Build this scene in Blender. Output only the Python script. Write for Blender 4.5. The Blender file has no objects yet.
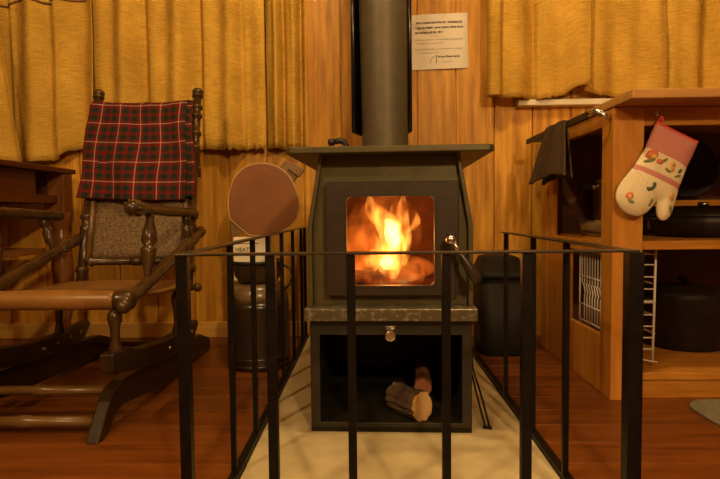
import bpy, bmesh, math, random
from math import sin, cos, pi, radians, sqrt
from mathutils import Vector, Matrix, noise
random.seed(7)
S = bpy.context.scene
C = S.collection

# ------------------------------------------------------------------ materials
def nodes(name):
    m = bpy.data.materials.new(name); m.use_nodes = True
    nt = m.node_tree
    b = nt.nodes['Principled BSDF']
    return m, nt, b
def N(nt, kind, **kw):
    n = nt.nodes.new(kind)
    for k, v in kw.items():
        if k in n.inputs: n.inputs[k].default_value = v
        else: setattr(n, k, v)
    return n
def rgb(c): return (c[0], c[1], c[2], 1)
def ramp(nt, src, stops):
    r = nt.nodes.new('ShaderNodeValToRGB')
    while len(r.color_ramp.elements) < len(stops): r.color_ramp.elements.new(0.5)
    for e, (p, c) in zip(r.color_ramp.elements, stops): e.position = p; e.color = rgb(c)
    nt.links.new(src, r.inputs[0]); return r.outputs[0]
def noisy(name, c1, c2, scale=8, stretch=(1, 1, 1), rough=.5, metal=0., bump=.0, bscale=None, spec=.5, detail=4, lo=.3, hi=.7, island=0):
    m, nt, b = nodes(name); L = nt.links.new
    tc = N(nt, 'ShaderNodeTexCoord'); mp = N(nt, 'ShaderNodeMapping'); mp.inputs['Scale'].default_value = stretch
    L(tc.outputs['Object'], mp.inputs[0])
    vec = mp.outputs[0]
    if island:
        g = N(nt, 'ShaderNodeNewGeometry')
        va = N(nt, 'ShaderNodeVectorMath', operation='MULTIPLY_ADD')
        va.inputs[1].default_value = (1, 1, 1)
        mul = N(nt, 'ShaderNodeMath', operation='MULTIPLY'); mul.inputs[1].default_value = 37
        L(g.outputs['Random Per Island'], mul.inputs[0])
        L(vec, va.inputs[0]); L(mul.outputs[0], va.inputs[2]); vec = va.outputs[0]
    n = N(nt, 'ShaderNodeTexNoise'); n.inputs['Scale'].default_value = scale; n.inputs['Detail'].default_value = detail
    L(vec, n.inputs['Vector'])
    col = ramp(nt, n.outputs[0], [(lo, c1), (hi, c2)])
    if island:
        hv = N(nt, 'ShaderNodeHueSaturation')
        mr = N(nt, 'ShaderNodeMapRange'); mr.inputs[3].default_value = 1 - island; mr.inputs[4].default_value = 1 + island
        L(g.outputs['Random Per Island'], mr.inputs[0]); L(mr.outputs[0], hv.inputs['Value']); L(col, hv.inputs['Color']); col = hv.outputs[0]
    L(col, b.inputs['Base Color'])
    b.inputs['Roughness'].default_value = rough; b.inputs['Metallic'].default_value = metal
    b.inputs['Specular IOR Level'].default_value = spec
    if bump:
        n2 = N(nt, 'ShaderNodeTexNoise'); n2.inputs['Scale'].default_value = bscale or scale; n2.inputs['Detail'].default_value = 5
        L(vec, n2.inputs['Vector'])
        bp = N(nt, 'ShaderNodeBump'); bp.inputs['Strength'].default_value = bump; bp.inputs['Distance'].default_value = .004
        L(n2.outputs[0], bp.inputs['Height']); L(bp.outputs[0], b.inputs['Normal'])
    return m
M = {}
M['plank'] = noisy('wall_wood', (.40, .165, .014), (.74, .38, .045), 5, (7, 7, .7), .45, bump=.15, island=.16, spec=.3)
M['floor'] = noisy('floor_wood', (.115, .031, .004), (.215, .064, .008), 5, (.8, 9, 9), .36, bump=.12, island=.2)
M['trim'] = noisy('trim_wood', (.55, .29, .05), (.68, .38, .08), 6, (.8, 6, 6), .5)
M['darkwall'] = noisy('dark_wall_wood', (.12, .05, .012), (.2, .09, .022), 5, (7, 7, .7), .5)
M['ceil'] = noisy('ceiling_wood', (.2, .11, .035), (.3, .17, .055), 4, (1, 6, 1), .6)
M['cab'] = noisy('cabinet_pine', (.42, .165, .018), (.60, .27, .038), 6, (5, 5, .7), .42, bump=.08, spec=.35)
M['cabx'] = noisy('cabinet_pine_rail', (.42, .165, .018), (.60, .27, .038), 6, (.8, 5, 7), .42, bump=.08, spec=.35)
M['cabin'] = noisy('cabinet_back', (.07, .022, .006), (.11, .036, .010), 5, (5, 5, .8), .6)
M['top'] = noisy('worktop', (.44, .225, .06), (.58, .32, .10), 7, (.8, 5, 6), .3)
M['whitepaint'] = noisy('sill_paint', (.66, .60, .42), (.78, .73, .55), 14, rough=.5)
M['antique'] = noisy('chair_wood', (.032, .015, .004), (.082, .041, .011), 11, (3, 3, 1), .28, bump=.1)
M['antiquelight'] = noisy('chair_wood_light', (.105, .054, .015), (.18, .095, .028), 11, (1, 3, 3), .3, bump=.1)
M['rockerdark'] = noisy('rocker_wood', (.016, .008, .003), (.045, .022, .008), 9, (2, 1, 2), .3, bump=.1)
M['leather'] = noisy('seat_leather', (.17, .078, .016), (.29, .14, .032), 9, rough=.35, bump=.25, bscale=30)
M['brass'] = noisy('brass_stud', (.6, .4, .15), (.75, .5, .2), 20, rough=.25, metal=1)
M['needle'] = noisy('woven_panel', (.075, .045, .017), (.22, .14, .06), 150, rough=.7, bump=.8, bscale=120, lo=.36, hi=.66)
M['table'] = noisy('table_mahogany', (.075, .018, .005), (.13, .036, .009), 6, (4, .8, 4), .3)
M['tableleg'] = noisy('table_leg_wood', (.20, .075, .018), (.29, .115, .03), 6, (4, 4, .8), .3)
M['stove'] = noisy('stove_olive_paint', (.082, .070, .027), (.112, .096, .038), 24, rough=.42, metal=.25, bump=.06, bscale=120)
M['stovedoor'] = noisy('stove_door_iron', (.032, .022, .014), (.048, .034, .021), 20, rough=.45, metal=.25, bump=.08, bscale=120)
M['stovebox'] = noisy('stove_box_iron', (.020, .017, .010), (.034, .029, .017), 16, rough=.5, metal=.2)
M['ash'] = noisy('ledge_iron', (.13, .115, .07), (.42, .38, .27), 60, rough=.3, metal=.4, lo=.5, hi=.75, bump=.3, bscale=70)
M['firebrick'] = noisy('firebrick', (.10, .045, .025), (.30, .13, .06), 14, rough=.9, bump=.4)
M['pipe'] = noisy('flue_pipe_paint', (.088, .070, .040), (.11, .09, .052), 30, rough=.5, metal=.25)
M['blackgloss'] = noisy('black_gloss', (.008, .007, .006), (.014, .012, .01), 8, rough=.16, metal=.3)
M['iron'] = noisy('wrought_iron', (.005, .0035, .0022), (.012, .009, .006), 40, rough=.45, spec=.35, metal=.4, bump=.2, bscale=60)
M['railiron'] = noisy('worn_iron_rail', (.03, .022, .013), (.075, .057, .036), 40, rough=.32, metal=.5, bump=.2, bscale=60)
M['blackiron'] = noisy('black_cast_iron', (.012, .010, .009), (.028, .022, .018), 30, rough=.5, metal=.3, bump=.15)
M['nickel'] = noisy('polished_metal', (.56, .57, .55), (.72, .73, .7), 20, rough=.22, metal=1)
M['grip'] = noisy('dark_grip', (.02, .014, .01), (.045, .03, .02), 20, (1, 1, 1), .3)
M['concrete'] = noisy('hearth_concrete', (.38, .30, .14), (.60, .51, .28), 7, rough=.8, bump=.2, bscale=60, lo=.25, hi=.6, detail=9)
M['bark'] = noisy('bark', (.05, .028, .015), (.16, .10, .055), 14, (1, 1, 1), .9, bump=1., bscale=24)
M['redwood'] = noisy('split_heartwood', (.22, .07, .03), (.36, .13, .05), 14, (1, 1, 1), .8, bump=.5)
M['cutwood'] = noisy('cut_end', (.52, .30, .11), (.78, .54, .26), 16, rough=.8, bump=.2)
M['charlog'] = noisy('charred_log', (.006, .004, .003), (.018, .011, .008), 20, rough=.9, bump=1.)
M['paddle'] = noisy('brown_board', (.17, .058, .014), (.25, .092, .022), 7, rough=.5, bump=.15, bscale=50)
M['rim'] = noisy('pale_rim', (.42, .28, .12), (.55, .38, .17), 20, rough=.5)
M['handle'] = noisy('handle_wood', (.15, .085, .03), (.25, .14, .05), 9, (3, 3, 3), .45)
M['crockdark'] = noisy('crock_brown', (.02, .012, .006), (.04, .022, .010), 8, rough=.28)
M['crocklight'] = noisy('crock_cream', (.13, .085, .03), (.19, .13, .05), 8, rough=.25)
M['bowl'] = noisy('brown_bowl', (.055, .036, .018), (.09, .058, .03), 8, rough=.3, metal=.3)
M['carton'] = noisy('cream_card', (.72, .64, .46), (.8, .73, .55), 6, rough=.7)
M['ink'] = noisy('printed_ink', (.10, .075, .055), (.13, .10, .07), 6, rough=.8)
M['inkpale'] = noisy('faint_ink', (.34, .27, .2), (.38, .30, .23), 6, rough=.8)
M['bin'] = noisy('grey_plastic', (.010, .008, .005), (.016, .013, .008), 12, rough=.6, spec=.25)
M['paper'] = noisy('paper', (.76, .70, .57), (.82, .76, .64), 5, rough=.85)
M['towel'] = noisy('brown_towel', (.06, .033, .013), (.105, .062, .026), 70, rough=.95, bump=.8, bscale=150)
M['rackwire'] = noisy('white_wire', (.76, .73, .64), (.84, .81, .72), 10, rough=.4)
M['mat'] = noisy('grey_green_mat', (.17, .16, .10), (.24, .23, .15), 60, rough=.95, bump=.6, bscale=120)
M['steel'] = noisy('steel', (.35, .33, .29), (.5, .47, .42), 15, rough=.3, metal=1)
M['redtrim'] = noisy('red_binding', (.62, .05, .05), (.72, .08, .07), 40, rough=.9)
M['flowerred'] = noisy('printed_flower_red', (.62, .13, .05), (.75, .25, .10), 50, rough=.9)
M['floweryellow'] = noisy('printed_flower_yellow', (.75, .42, .10), (.82, .52, .18), 50, rough=.9)
M['leafgreen'] = noisy('printed_leaf', (.16, .20, .06), (.25, .29, .10), 50, rough=.9)
M['leafdark'] = noisy('printed_leaf_dark', (.06, .10, .06), (.10, .14, .08), 50, rough=.9)
M['stitch'] = noisy('brown_stitch', (.12, .05, .015), (.2, .09, .03), 40, rough=.9)
M['soil'] = noisy('lemon_yellow', (.6, .5, .2), (.7, .6, .28), 20, rough=.5)

def burlap(name, c1, c2):
    m, nt, b = nodes(name); L = nt.links.new
    uv = N(nt, 'ShaderNodeUVMap')
    def nz(sx, sy, sc):
        mp = N(nt, 'ShaderNodeMapping'); mp.inputs['Scale'].default_value = (sx, sy, 1); L(uv.outputs[0], mp.inputs[0])
        n = N(nt, 'ShaderNodeTexNoise'); n.inputs['Scale'].default_value = sc; n.inputs['Detail'].default_value = 3
        L(mp.outputs[0], n.inputs[0]); return n.outputs[0]
    a = nz(4, 42, 5); v = nz(70, 3, 5); p = nz(1.5, 1, 4)
    ad = N(nt, 'ShaderNodeMath', operation='ADD'); vs = N(nt, 'ShaderNodeMath', operation='MULTIPLY_ADD'); L(v, vs.inputs[0]); vs.inputs[1].default_value = .45; vs.inputs[2].default_value = .27; L(a, ad.inputs[0]); L(vs.outputs[0], ad.inputs[1])
    ad2 = N(nt, 'ShaderNodeMath', operation='MULTIPLY_ADD'); L(p, ad2.inputs[0]); ad2.inputs[1].default_value = .8; L(ad.outputs[0], ad2.inputs[2])
    col = ramp(nt, ad2.outputs[0], [(0, c1), (.95, c1), (1., c2)])
    mr = N(nt, 'ShaderNodeMapRange'); mr.inputs[1].default_value = 1.0; mr.inputs[2].default_value = 1.75
    L(ad2.outputs[0], mr.inputs[0])
    mx = N(nt, 'ShaderNodeMix', data_type='RGBA'); L(mr.outputs[0], mx.inputs[0]); mx.inputs[6].default_value = rgb(c1); mx.inputs[7].default_value = rgb(c2)
    L(mx.outputs[2], b.inputs['Base Color']); b.inputs['Roughness'].default_value = .95; b.inputs['Specular IOR Level'].default_value = .1
    bp = N(nt, 'ShaderNodeBump'); bp.inputs['Strength'].default_value = .7; bp.inputs['Distance'].default_value = .004
    L(ad.outputs[0], bp.inputs['Height']); L(bp.outputs[0], b.inputs['Normal'])
    return m
M['burlap'] = burlap('burlap', (.36, .20, .022), (.74, .46, .085))

def plaid():
    m, nt, b = nodes('tartan'); L = nt.links.new
    uv = N(nt, 'ShaderNodeUVMap'); sp = N(nt, 'ShaderNodeSeparateXYZ'); L(uv.outputs[0], sp.inputs[0])
    def axis(out):
        fr = N(nt, 'ShaderNodeMath', operation='FRACT'); L(out, fr.inputs[0])
        rd, gr, bl, wh = (.16, .008, .011), (.020, .030, .018), (.012, .014, .014), (.50, .36, .25)
        return fr.outputs[0], [(0, wh), (.045, rd), (.17, gr), (.30, bl), (.34, gr), (.43, rd), (.58, gr), (.67, bl), (.71, gr), (.84, rd)]
    cols = []
    for i in (0, 1):
        f, st = axis(sp.outputs[i]); r = nt.nodes.new('ShaderNodeValToRGB'); r.color_ramp.interpolation = 'CONSTANT'
        while len(r.color_ramp.elements) < len(st): r.color_ramp.elements.new(.5)
        for e, (p, c) in zip(r.color_ramp.elements, st): e.position = p; e.color = rgb(c)
        L(f, r.inputs[0]); cols.append(r.outputs[0])
    mx = N(nt, 'ShaderNodeMix', data_type='RGBA'); mx.inputs[0].default_value = .5
    L(cols[0], mx.inputs[6]); L(cols[1], mx.inputs[7])
    L(mx.outputs[2], b.inputs['Base Color']); b.inputs['Roughness'].default_value = .95; b.inputs['Specular IOR Level'].default_value = .1
    return m
M['tartan'] = plaid()

def stripes():
    m, nt, b = nodes('pink_stripe'); L = nt.links.new
    tc = N(nt, 'ShaderNodeTexCoord')
    w = N(nt, 'ShaderNodeTexWave'); w.inputs['Scale'].default_value = 110; w.bands_direction = 'DIAGONAL'
    L(tc.outputs['Object'], w.inputs[0])
    L(ramp(nt, w.outputs[0], [(.3, (.50, .16, .13)), (.7, (.66, .30, .25))]), b.inputs['Base Color']); b.inputs['Roughness'].default_value = .9
    return m
M['pink'] = stripes()
M['mitt'] = noisy('mitt_cream', (.72, .62, .38), (.82, .72, .48), 30, rough=.95, bump=.3, bscale=60)

def emis(name, c, s):
    m, nt, b = nodes(name); b.inputs['Emission Color'].default_value = rgb(c); b.inputs['Emission Strength'].default_value = s; return m
def ember():
    m, nt, b = nodes('glowing_ember'); L = nt.links.new
    tc = N(nt, 'ShaderNodeTexCoord'); n = N(nt, 'ShaderNodeTexNoise'); n.inputs['Scale'].default_value = 22; n.inputs['Detail'].default_value = 4
    L(tc.outputs['Object'], n.inputs[0])
    L(ramp(nt, n.outputs[0], [(.35, (.0, .0, 0)), (.52, (.8, .10, .01)), (.68, (1, .45, .10))]), b.inputs['Emission Color'])
    b.inputs['Base Color'].default_value = (.03, .02, .015, 1); b.inputs['Roughness'].default_value = .9; b.inputs['Emission Strength'].default_value = .25
    return m
M['ember'] = ember()
def flame(name, col, strength, scale=16, lo=.3, hi=.75):
    m = bpy.data.materials.new(name); m.use_nodes = True; nt = m.node_tree; nt.nodes.clear(); L = nt.links.new
    out = N(nt, 'ShaderNodeOutputMaterial'); e = N(nt, 'ShaderNodeEmission'); e.inputs[0].default_value = rgb(col)
    tc = N(nt, 'ShaderNodeTexCoord'); mp = N(nt, 'ShaderNodeMapping'); mp.inputs['Scale'].default_value = (1, 1, .5)
    n = N(nt, 'ShaderNodeTexNoise'); n.inputs['Scale'].default_value = scale; n.inputs['Detail'].default_value = 3
    L(tc.outputs['Object'], mp.inputs[0]); L(mp.outputs[0], n.inputs[0])
    mr = N(nt, 'ShaderNodeMapRange'); mr.inputs[1].default_value = lo; mr.inputs[2].default_value = hi; mr.inputs[3].default_value = 0; mr.inputs[4].default_value = strength
    L(n.outputs[0], mr.inputs[0]); L(mr.outputs[0], e.inputs[1]); L(e.outputs[0], out.inputs['Volume'])
    return m
M['flamecore'] = flame('flame_core', (1, .60, .20), 120, 22, .2, .7)
M['flame'] = flame('flame_body', (1, .33, .045), 62, 38, .40, .72)
M['glow'] = flame('flame_haze', (1, .19, .018), 7.5, 20, .42, .72)
def glass():
    m = bpy.data.materials.new('stove_glass'); m.use_nodes = True; nt = m.node_tree; nt.nodes.clear(); L = nt.links.new
    out = N(nt, 'ShaderNodeOutputMaterial'); t = N(nt, 'ShaderNodeBsdfTransparent'); t.inputs[0].default_value = (.93, .9, .86, 1)
    g = N(nt, 'ShaderNodeBsdfGlossy'); g.inputs['Roughness'].default_value = .05
    mx = N(nt, 'ShaderNodeMixShader'); mx.inputs[0].default_value = .04
    L(t.outputs[0], mx.inputs[1]); L(g.outputs[0], mx.inputs[2]); L(mx.outputs[0], out.inputs[0]); return m
M['glass'] = glass()
def clearglass():
    m, nt, b = nodes('clear_dish_glass'); b.inputs['Transmission Weight'].default_value = .9; b.inputs['Roughness'].default_value = .1
    b.inputs['Base Color'].default_value = (.7, .62, .45, 1); return m
M['dishglass'] = clearglass()

# ------------------------------------------------------------------ helpers
ROOTM = {}
def thing(name, label, cat, loc=(0, 0, 0), rotz=0, group=None):
    o = bpy.data.objects.new(name, None); C.objects.link(o)
    o.location = loc; o.rotation_euler = (0, 0, rotz); o.empty_display_size = .05
    o['label'] = label; o['category'] = cat
    if group: o['group'] = group
    ROOTM[o.name] = Matrix.Translation(loc) @ Matrix.Rotation(rotz, 4, 'Z')
    return o
def tag(o, label, cat, group=None):
    o['label'] = label; o['category'] = cat
    if group: o['group'] = group
    return o
def obj(name, bm, mat, parent=None, smooth=False, bevel=0, local=False, label=None, solid=0, sub=0, segs=2):
    """one mesh object; geometry is given in world coordinates (or, local=True, in the parent's)"""
    if not local:
        if parent is None:
            zs = [v.co.z for v in bm.verts]; xs = [v.co.x for v in bm.verts]; ys = [v.co.y for v in bm.verts]
            o0 = Vector(((min(xs) + max(xs)) / 2, (min(ys) + max(ys)) / 2, min(zs)))
            mat_root = Matrix.Translation(o0)
        else:
            mat_root = ROOTM[parent.name]; o0 = None
        bmesh.ops.transform(bm, matrix=mat_root.inverted(), verts=bm.verts)
    bmesh.ops.recalc_face_normals(bm, faces=bm.faces)
    me = bpy.data.meshes.new(name); bm.to_mesh(me); bm.free()
    mats = mat if isinstance(mat, (list, tuple)) else [mat]
    for k in mats: me.materials.append(M[k])
    if smooth:
        for p in me.polygons: p.use_smooth = True
    o = bpy.data.objects.new(name, me); C.objects.link(o)
    if parent is None and not local: o.location = o0; ROOTM[o.name] = mat_root
    if parent is not None:
        o.parent = parent; ROOTM[o.name] = ROOTM[parent.name]
    if label: o['label'] = label
    if solid:
        md = o.modifiers.new('thick', 'SOLIDIFY'); md.thickness = solid; md.offset = 0
    if sub:
        md = o.modifiers.new('sub', 'SUBSURF'); md.levels = sub; md.render_levels = sub
    if bevel:
        md = o.modifiers.new('bev', 'BEVEL'); md.width = bevel; md.segments = segs; md.limit_method = 'ANGLE'; md.angle_limit = radians(40)
    return o
def struct(name, bm, mat, **kw):
    o = obj(name, bm, mat, **kw); o['kind'] = 'structure'; return o
def B(): return bmesh.new()
def box(bm, x0, x1, y0, y1, z0, z1, mi=0):
    vs = [bm.verts.new((x, y, z)) for z in (z0, z1) for x, y in ((x0, y0), (x1, y0), (x1, y1), (x0, y1))]
    for f in ((3, 2, 1, 0), (4, 5, 6, 7), (0, 1, 5, 4), (1, 2, 6, 5), (2, 3, 7, 6), (3, 0, 4, 7)):
        bm.faces.new([vs[i] for i in f]).material_index = mi
    return bm
def frame(d):
    d = d.normalized(); a = Vector((0, 0, 1)) if abs(d.z) < .9 else Vector((1, 0, 0))
    u = d.cross(a).normalized(); return u, d.cross(u).normalized()
def turned(bm, p0, p1, prof, n=16):
    p0, p1 = Vector(p0), Vector(p1); d = p1 - p0; u, v = frame(d); rings = []
    for t, r in prof:
        c = p0 + d * t
        rings.append([bm.verts.new(c + (u * cos(2 * pi * k / n) + v * sin(2 * pi * k / n)) * max(r, 1e-4)) for k in range(n)])
    for a, b in zip(rings, rings[1:]):
        for k in range(n): bm.faces.new((a[k], a[(k + 1) % n], b[(k + 1) % n], b[k]))
    bm.faces.new(rings[0][::-1]); bm.faces.new(rings[-1]); return bm
def cyl(bm, p0, p1, r0, r1=None, n=20): return turned(bm, p0, p1, [(0, r0), (1, r0 if r1 is None else r1)], n)
def tube(bm, pts, r, n=8):
    pts = [Vector(p) for p in pts]; rs = r if isinstance(r, (list, tuple)) else [r] * len(pts); rings = []; u = None
    for i, p in enumerate(pts):
        d = (pts[min(i + 1, len(pts) - 1)] - pts[max(i - 1, 0)]).normalized()
        if u is None: u, _ = frame(d)
        else: u = (u - d * u.dot(d)).normalized()
        v = d.cross(u)
        rings.append([bm.verts.new(p + (u * cos(2 * pi * k / n) + v * sin(2 * pi * k / n)) * rs[i]) for k in range(n)])
    for a, b in zip(rings, rings[1:]):
        for k in range(n): bm.faces.new((a[k], a[(k + 1) % n], b[(k + 1) % n], b[k]))
    bm.faces.new(rings[0][::-1]); bm.faces.new(rings[-1]); return bm
def prism(bm, poly, axis, d0, d1):
    """poly of 2D points; axis 'x': (y,z) extruded in x; 'y': (x,z) in y; 'z': (x,y) in z"""
    def P(a, b, d): return {'x': (d, a, b), 'y': (a, d, b), 'z': (a, b, d)}[axis]
    A = [bm.verts.new(P(a, b, d0)) for a, b in poly]; Bv = [bm.verts.new(P(a, b, d1)) for a, b in poly]
    n = len(poly); bm.faces.new(A[::-1]); bm.faces.new(Bv)
    for i in range(n): bm.faces.new((A[i], A[(i + 1) % n], Bv[(i + 1) % n], Bv[i]))
    return bm
def lathe(bm, cx, cy, prof, n=32):
    """revolve (r,z) profile about a vertical axis; caps where r>0"""
    rings = [[bm.verts.new((cx + max(r, 1e-4) * cos(2 * pi * k / n), cy + max(r, 1e-4) * sin(2 * pi * k / n), z)) for k in range(n)] for r, z in prof]
    for a, b in zip(rings, rings[1:]):
        for k in range(n): bm.faces.new((a[k], a[(k + 1) % n], b[(k + 1) % n], b[k]))
    bm.faces.new(rings[0][::-1]); bm.faces.new(rings[-1]); return bm
def grid(bm, fn, nu, nv, uvfn=None):
    uvl = bm.loops.layers.uv.verify()
    V = [[bm.verts.new(fn(i / nu, j / nv)) for j in range(nv + 1)] for i in range(nu + 1)]
    for i in range(nu):
        for j in range(nv):
            q = ((i, j), (i + 1, j), (i + 1, j + 1), (i, j + 1))
            f = bm.faces.new([V[a][b] for a, b in q])
            for l, (a, b) in zip(f.loops, q):
                l[uvl].uv = uvfn(a / nu, b / nv) if uvfn else (a / nu, b / nv)
    return bm
def roundrect(x0, x1, y0, y1, r, n=5):
    out = []
    for cx, cy, a0 in ((x1 - r, y1 - r, 0), (x0 + r, y1 - r, 90), (x0 + r, y0 + r, 180), (x1 - r, y0 + r, 270)):
        for k in range(n + 1):
            a = radians(a0 + 90 * k / n); out.append((cx + r * cos(a), cy + r * sin(a)))
    return out
def ringplate(bm, outer, inner, y0, y1):
    """plate in the XZ plane with a hole; outer and inner have equal point counts"""
    n = len(outer)
    def ring(poly, y): return [bm.verts.new((a, y, b)) for a, b in poly]
    o0, o1, i0, i1 = ring(outer, y0), ring(outer, y1), ring(inner, y0), ring(inner, y1)
    for k in range(n):
        j = (k + 1) % n
        bm.faces.new((o0[k], o0[j], i0[j], i0[k])); bm.faces.new((o1[j], o1[k], i1[k], i1[j]))
        bm.faces.new((o0[j], o0[k], o1[k], o1[j])); bm.faces.new((i0[k], i0[j], i1[j], i1[k]))
    return bm
def lerp(tab, x):
    if x <= tab[0][0]: return tab[0][1]
    for (a, b), (c, d) in zip(tab, tab[1:]):
        if x <= c: return b + (d - b) * (x - a) / (c - a)
    return tab[-1][1]
def text(body, size, loc, mat, parent, name='printed_text', bold=0, rot=(pi / 2, 0, 0), align='LEFT', sx=1):
    cu = bpy.data.curves.new('t', 'FONT'); cu.body = body; cu.size = size; cu.align_x = align; cu.offset = bold; cu.extrude = .0002
    t = bpy.data.objects.new('t', cu); C.objects.link(t); bpy.context.view_layer.update()
    me = bpy.data.meshes.new_from_object(t); bpy.data.objects.remove(t); bpy.data.curves.remove(cu)
    bm = B(); bm.from_mesh(me); bpy.data.meshes.remove(me)
    from mathutils import Euler
    bmesh.ops.transform(bm, matrix=Matrix.Translation(loc) @ Euler(rot).to_matrix().to_4x4() @ Matrix.Diagonal((sx, 1, 1, 1)), verts=bm.verts)
    return obj(name, bm, mat, parent)

# ------------------------------------------------------------------ camera
cam = bpy.data.cameras.new('camera'); co = bpy.data.objects.new('camera', cam); C.objects.link(co)
cam.sensor_width = 36; cam.lens = 549 / 720 * 36; cam.clip_start = .02
co.matrix_world = Matrix.Translation((0, 0, .6)) @ Matrix.Rotation(radians(1.04), 4, 'Z') @ Matrix.Rotation(radians(90 - 2.82), 4, 'X') @ Matrix.Rotation(radians(-.6), 4, 'Z')
S.camera = co

# ------------------------------------------------------------------ room
W = 2.64
XL, XR, YF, ZC = -2.15, 2.3, -1.9, 2.45
bm = B(); x = XL; seam = -.130 - 12 * .181
xs = [seam + .181 * k for k in range(26)]
for a in xs:
    p, q = max(a + .003, XL), min(a + .181 - .003, XR)
    if q - p > .01: box(bm, p, q, W, W + .03, -.02, ZC)
box(bm, XL, XR, W + .012, W + .05, -.02, ZC)
struct('wall_back', bm, 'plank', bevel=.002)
struct('wall_left', box(B(), XL - .05, XL, YF, W + .05, -.02, ZC), 'darkwall')
struct('wall_right', box(B(), XR, XR + .05, YF, W + .05, -.02, ZC), 'darkwall')
struct('wall_front', box(B(), XL - .05, XR + .05, YF - .05, YF, -.02, ZC), 'darkwall')
struct('ceiling', box(B(), XL - .05, XR + .05, YF - .05, W + .05, ZC, ZC + .05), 'ceil')
bm = B(); y = YF; k = 0
while y < W:
    y2 = min(y + .118, W)
    cuts = [XL, XL + random.uniform(.8, 1.6), random.uniform(.4, 1.8), XR]
    for a, b in zip(cuts, cuts[1:]): box(bm, a + .0006, b - .0006, y + .0008, y2 - .0008, -.03, 0)
    y = y2
box(bm, XL, XR, YF, W, -.06, -.012)
struct('floor', bm, 'floor', bevel=.001)
struct('baseboard_back', box(B(), XL, .74, W - .018, W, 0, .078), 'trim', bevel=.006)
sill = B(); box(sill, .695, 1.75, W - .055, W - .0005, 1.088, 1.115)
struct('trim_1', sill, 'whitepaint', bevel=.003)
struct('trim_2', box(B(), XL, -.50, W - .02, W - .0005, .925, .955), 'plank', bevel=.003)

# ------------------------------------------------------------------ hearth
tag(obj('hearth_slab', box(B(), -.297, .417, .55, W - .02, 0.0005, .008), 'concrete', bevel=.003),
    'pale concrete hearth slab under the wood stove', 'hearth')

# ------------------------------------------------------------------ fire guard fence
fg = thing('fire_guard', 'black iron bar fence around three sides of the stove hearth', 'fire guard', (.05, .905, 0))
ZT = .535
obj('top_rail', box(B(), -.323, .437, .893, .917, ZT - .0042, ZT), 'railiron', fg, bevel=.001)
obj('top_rail', box(B(), -.326, -.302, .917, 2.61, ZT - .0042, ZT), 'railiron', fg, bevel=.001)
obj('top_rail', box(B(), .412, .436, .917, 1.735, ZT - .0042, ZT), 'railiron', fg, bevel=.001)
obj('bottom_rail', box(B(), -.32, .436, .895, .915, .006, .018), 'iron', fg, bevel=.001)
obj('bottom_rail', box(B(), -.318, -.298, .915, 2.61, .0005, .02), 'iron', fg, bevel=.001)
obj('bottom_rail', box(B(), .418, .438, .915, 2.42, .0005, .02), 'iron', fg, bevel=.001)
def bar(x, y, w, z0=.012):
    return obj('bar', box(B(), x - w / 2, x + w / 2, y - w / 2, y + w / 2, z0, ZT - .004), 'iron', fg, bevel=.001)
for xx, w in ((-.312, .019), (-.165, .0165), (-.032, .014), (.125, .014), (.257, .0165), (.432, .024)): bar(xx, .905, w)
sb = bar(-.3125, 1.215, .0125)
def copy_bar(x, y):
    c = sb.copy(); C.objects.link(c); c.parent = fg
    c.location = (x + .3125, y - 1.215, 0); return c
for yy in (1.44, 1.655, 1.915, 2.19, 2.46, 2.595): copy_bar(-.310, yy)
for yy in (1.19, 1.43, 1.715): copy_bar(.424, yy)

# ------------------------------------------------------------------ wood stove (local frame: x right, y away from viewer)
st = thing('wood_stove', 'olive black steel wood burning stove with a fire behind its glass', 'stove', (.052, 1.452, .008), radians(-2.2))
def so(name, bm, mat, parent=st, **kw):
    bmesh.ops.translate(bm, vec=(0, 0, -.008), verts=bm.verts)
    return obj(name, bm, mat, parent, local=True, **kw)
bm = B()                                                            # log store under the firebox
ringplate(bm, [(-.216, .008), (.216, .008), (.216, .317), (-.216, .317)], [(-.190, .034), (.190, .034), (.190, .272), (-.190, .272)], 0, .014)
box(bm, -.216, -.206, .014, .60, .008, .317); box(bm, .206, .216, .014, .60, .008, .317)
box(bm, -.216, .216, .59, .60, .008, .317); box(bm, -.214, .214, .0, .60, .008, .024)
so('log_store', bm, 'stovebox', bevel=.002)
bm = B(); box(bm, -.226, .226, -.035, .60, .316, .349)
so('ledge', bm, 'ash', bevel=.003, label='lighter ash strewn front ledge')
zt = .753
def sidepoly(s): return [(.186, zt), (.2205, .562), (.2205, .349), (.208, .349), (.208, .562), (.176, zt)]
for s in (-1, 1):
    bm = B(); prism(bm, [(s * a, b) for a, b in sidepoly(s)], 'y', .008, .60)
    so('side_plate', bm, 'stove', bevel=.002)
bm = B()
outer = [(-.208, .349), (.208, .349), (.208, .562), (.178, zt), (-.178, zt), (-.208, .562)]
inner = [(-.118, .400), (.122, .400), (.122, .562), (.122, .650), (-.118, .650), (-.118, .562)]
ringplate(bm, outer, inner, .026, .036)
so('front_panel', bm, 'stove', bevel=.002)
bm = B(); box(bm, -.18, .18, .45, .46, .37, .74); box(bm, -.18, .18, .04, .46, .355, .375)
box(bm, -.19, -.18, .04, .46, .37, .74); box(bm, .18, .19, .04, .46, .37, .74); box(bm, -.175, .175, .04, .46, .72, .73)
so('firebox_lining', bm, 'firebrick')
bm = B(); box(bm, -.2, .2, .585, .598, .349, zt); so('back_plate', bm, 'stove')
bm = B()                                                            # top plate with clipped front corners
prism(bm, [(-.2665, -.04), (-.252, -.052), (.252, -.052), (.2665, -.04), (.2665, .64), (-.2665, .64)], 'z', zt - .001, zt + .016)
so('top_plate', bm, 'stove', bevel=.003)
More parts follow.
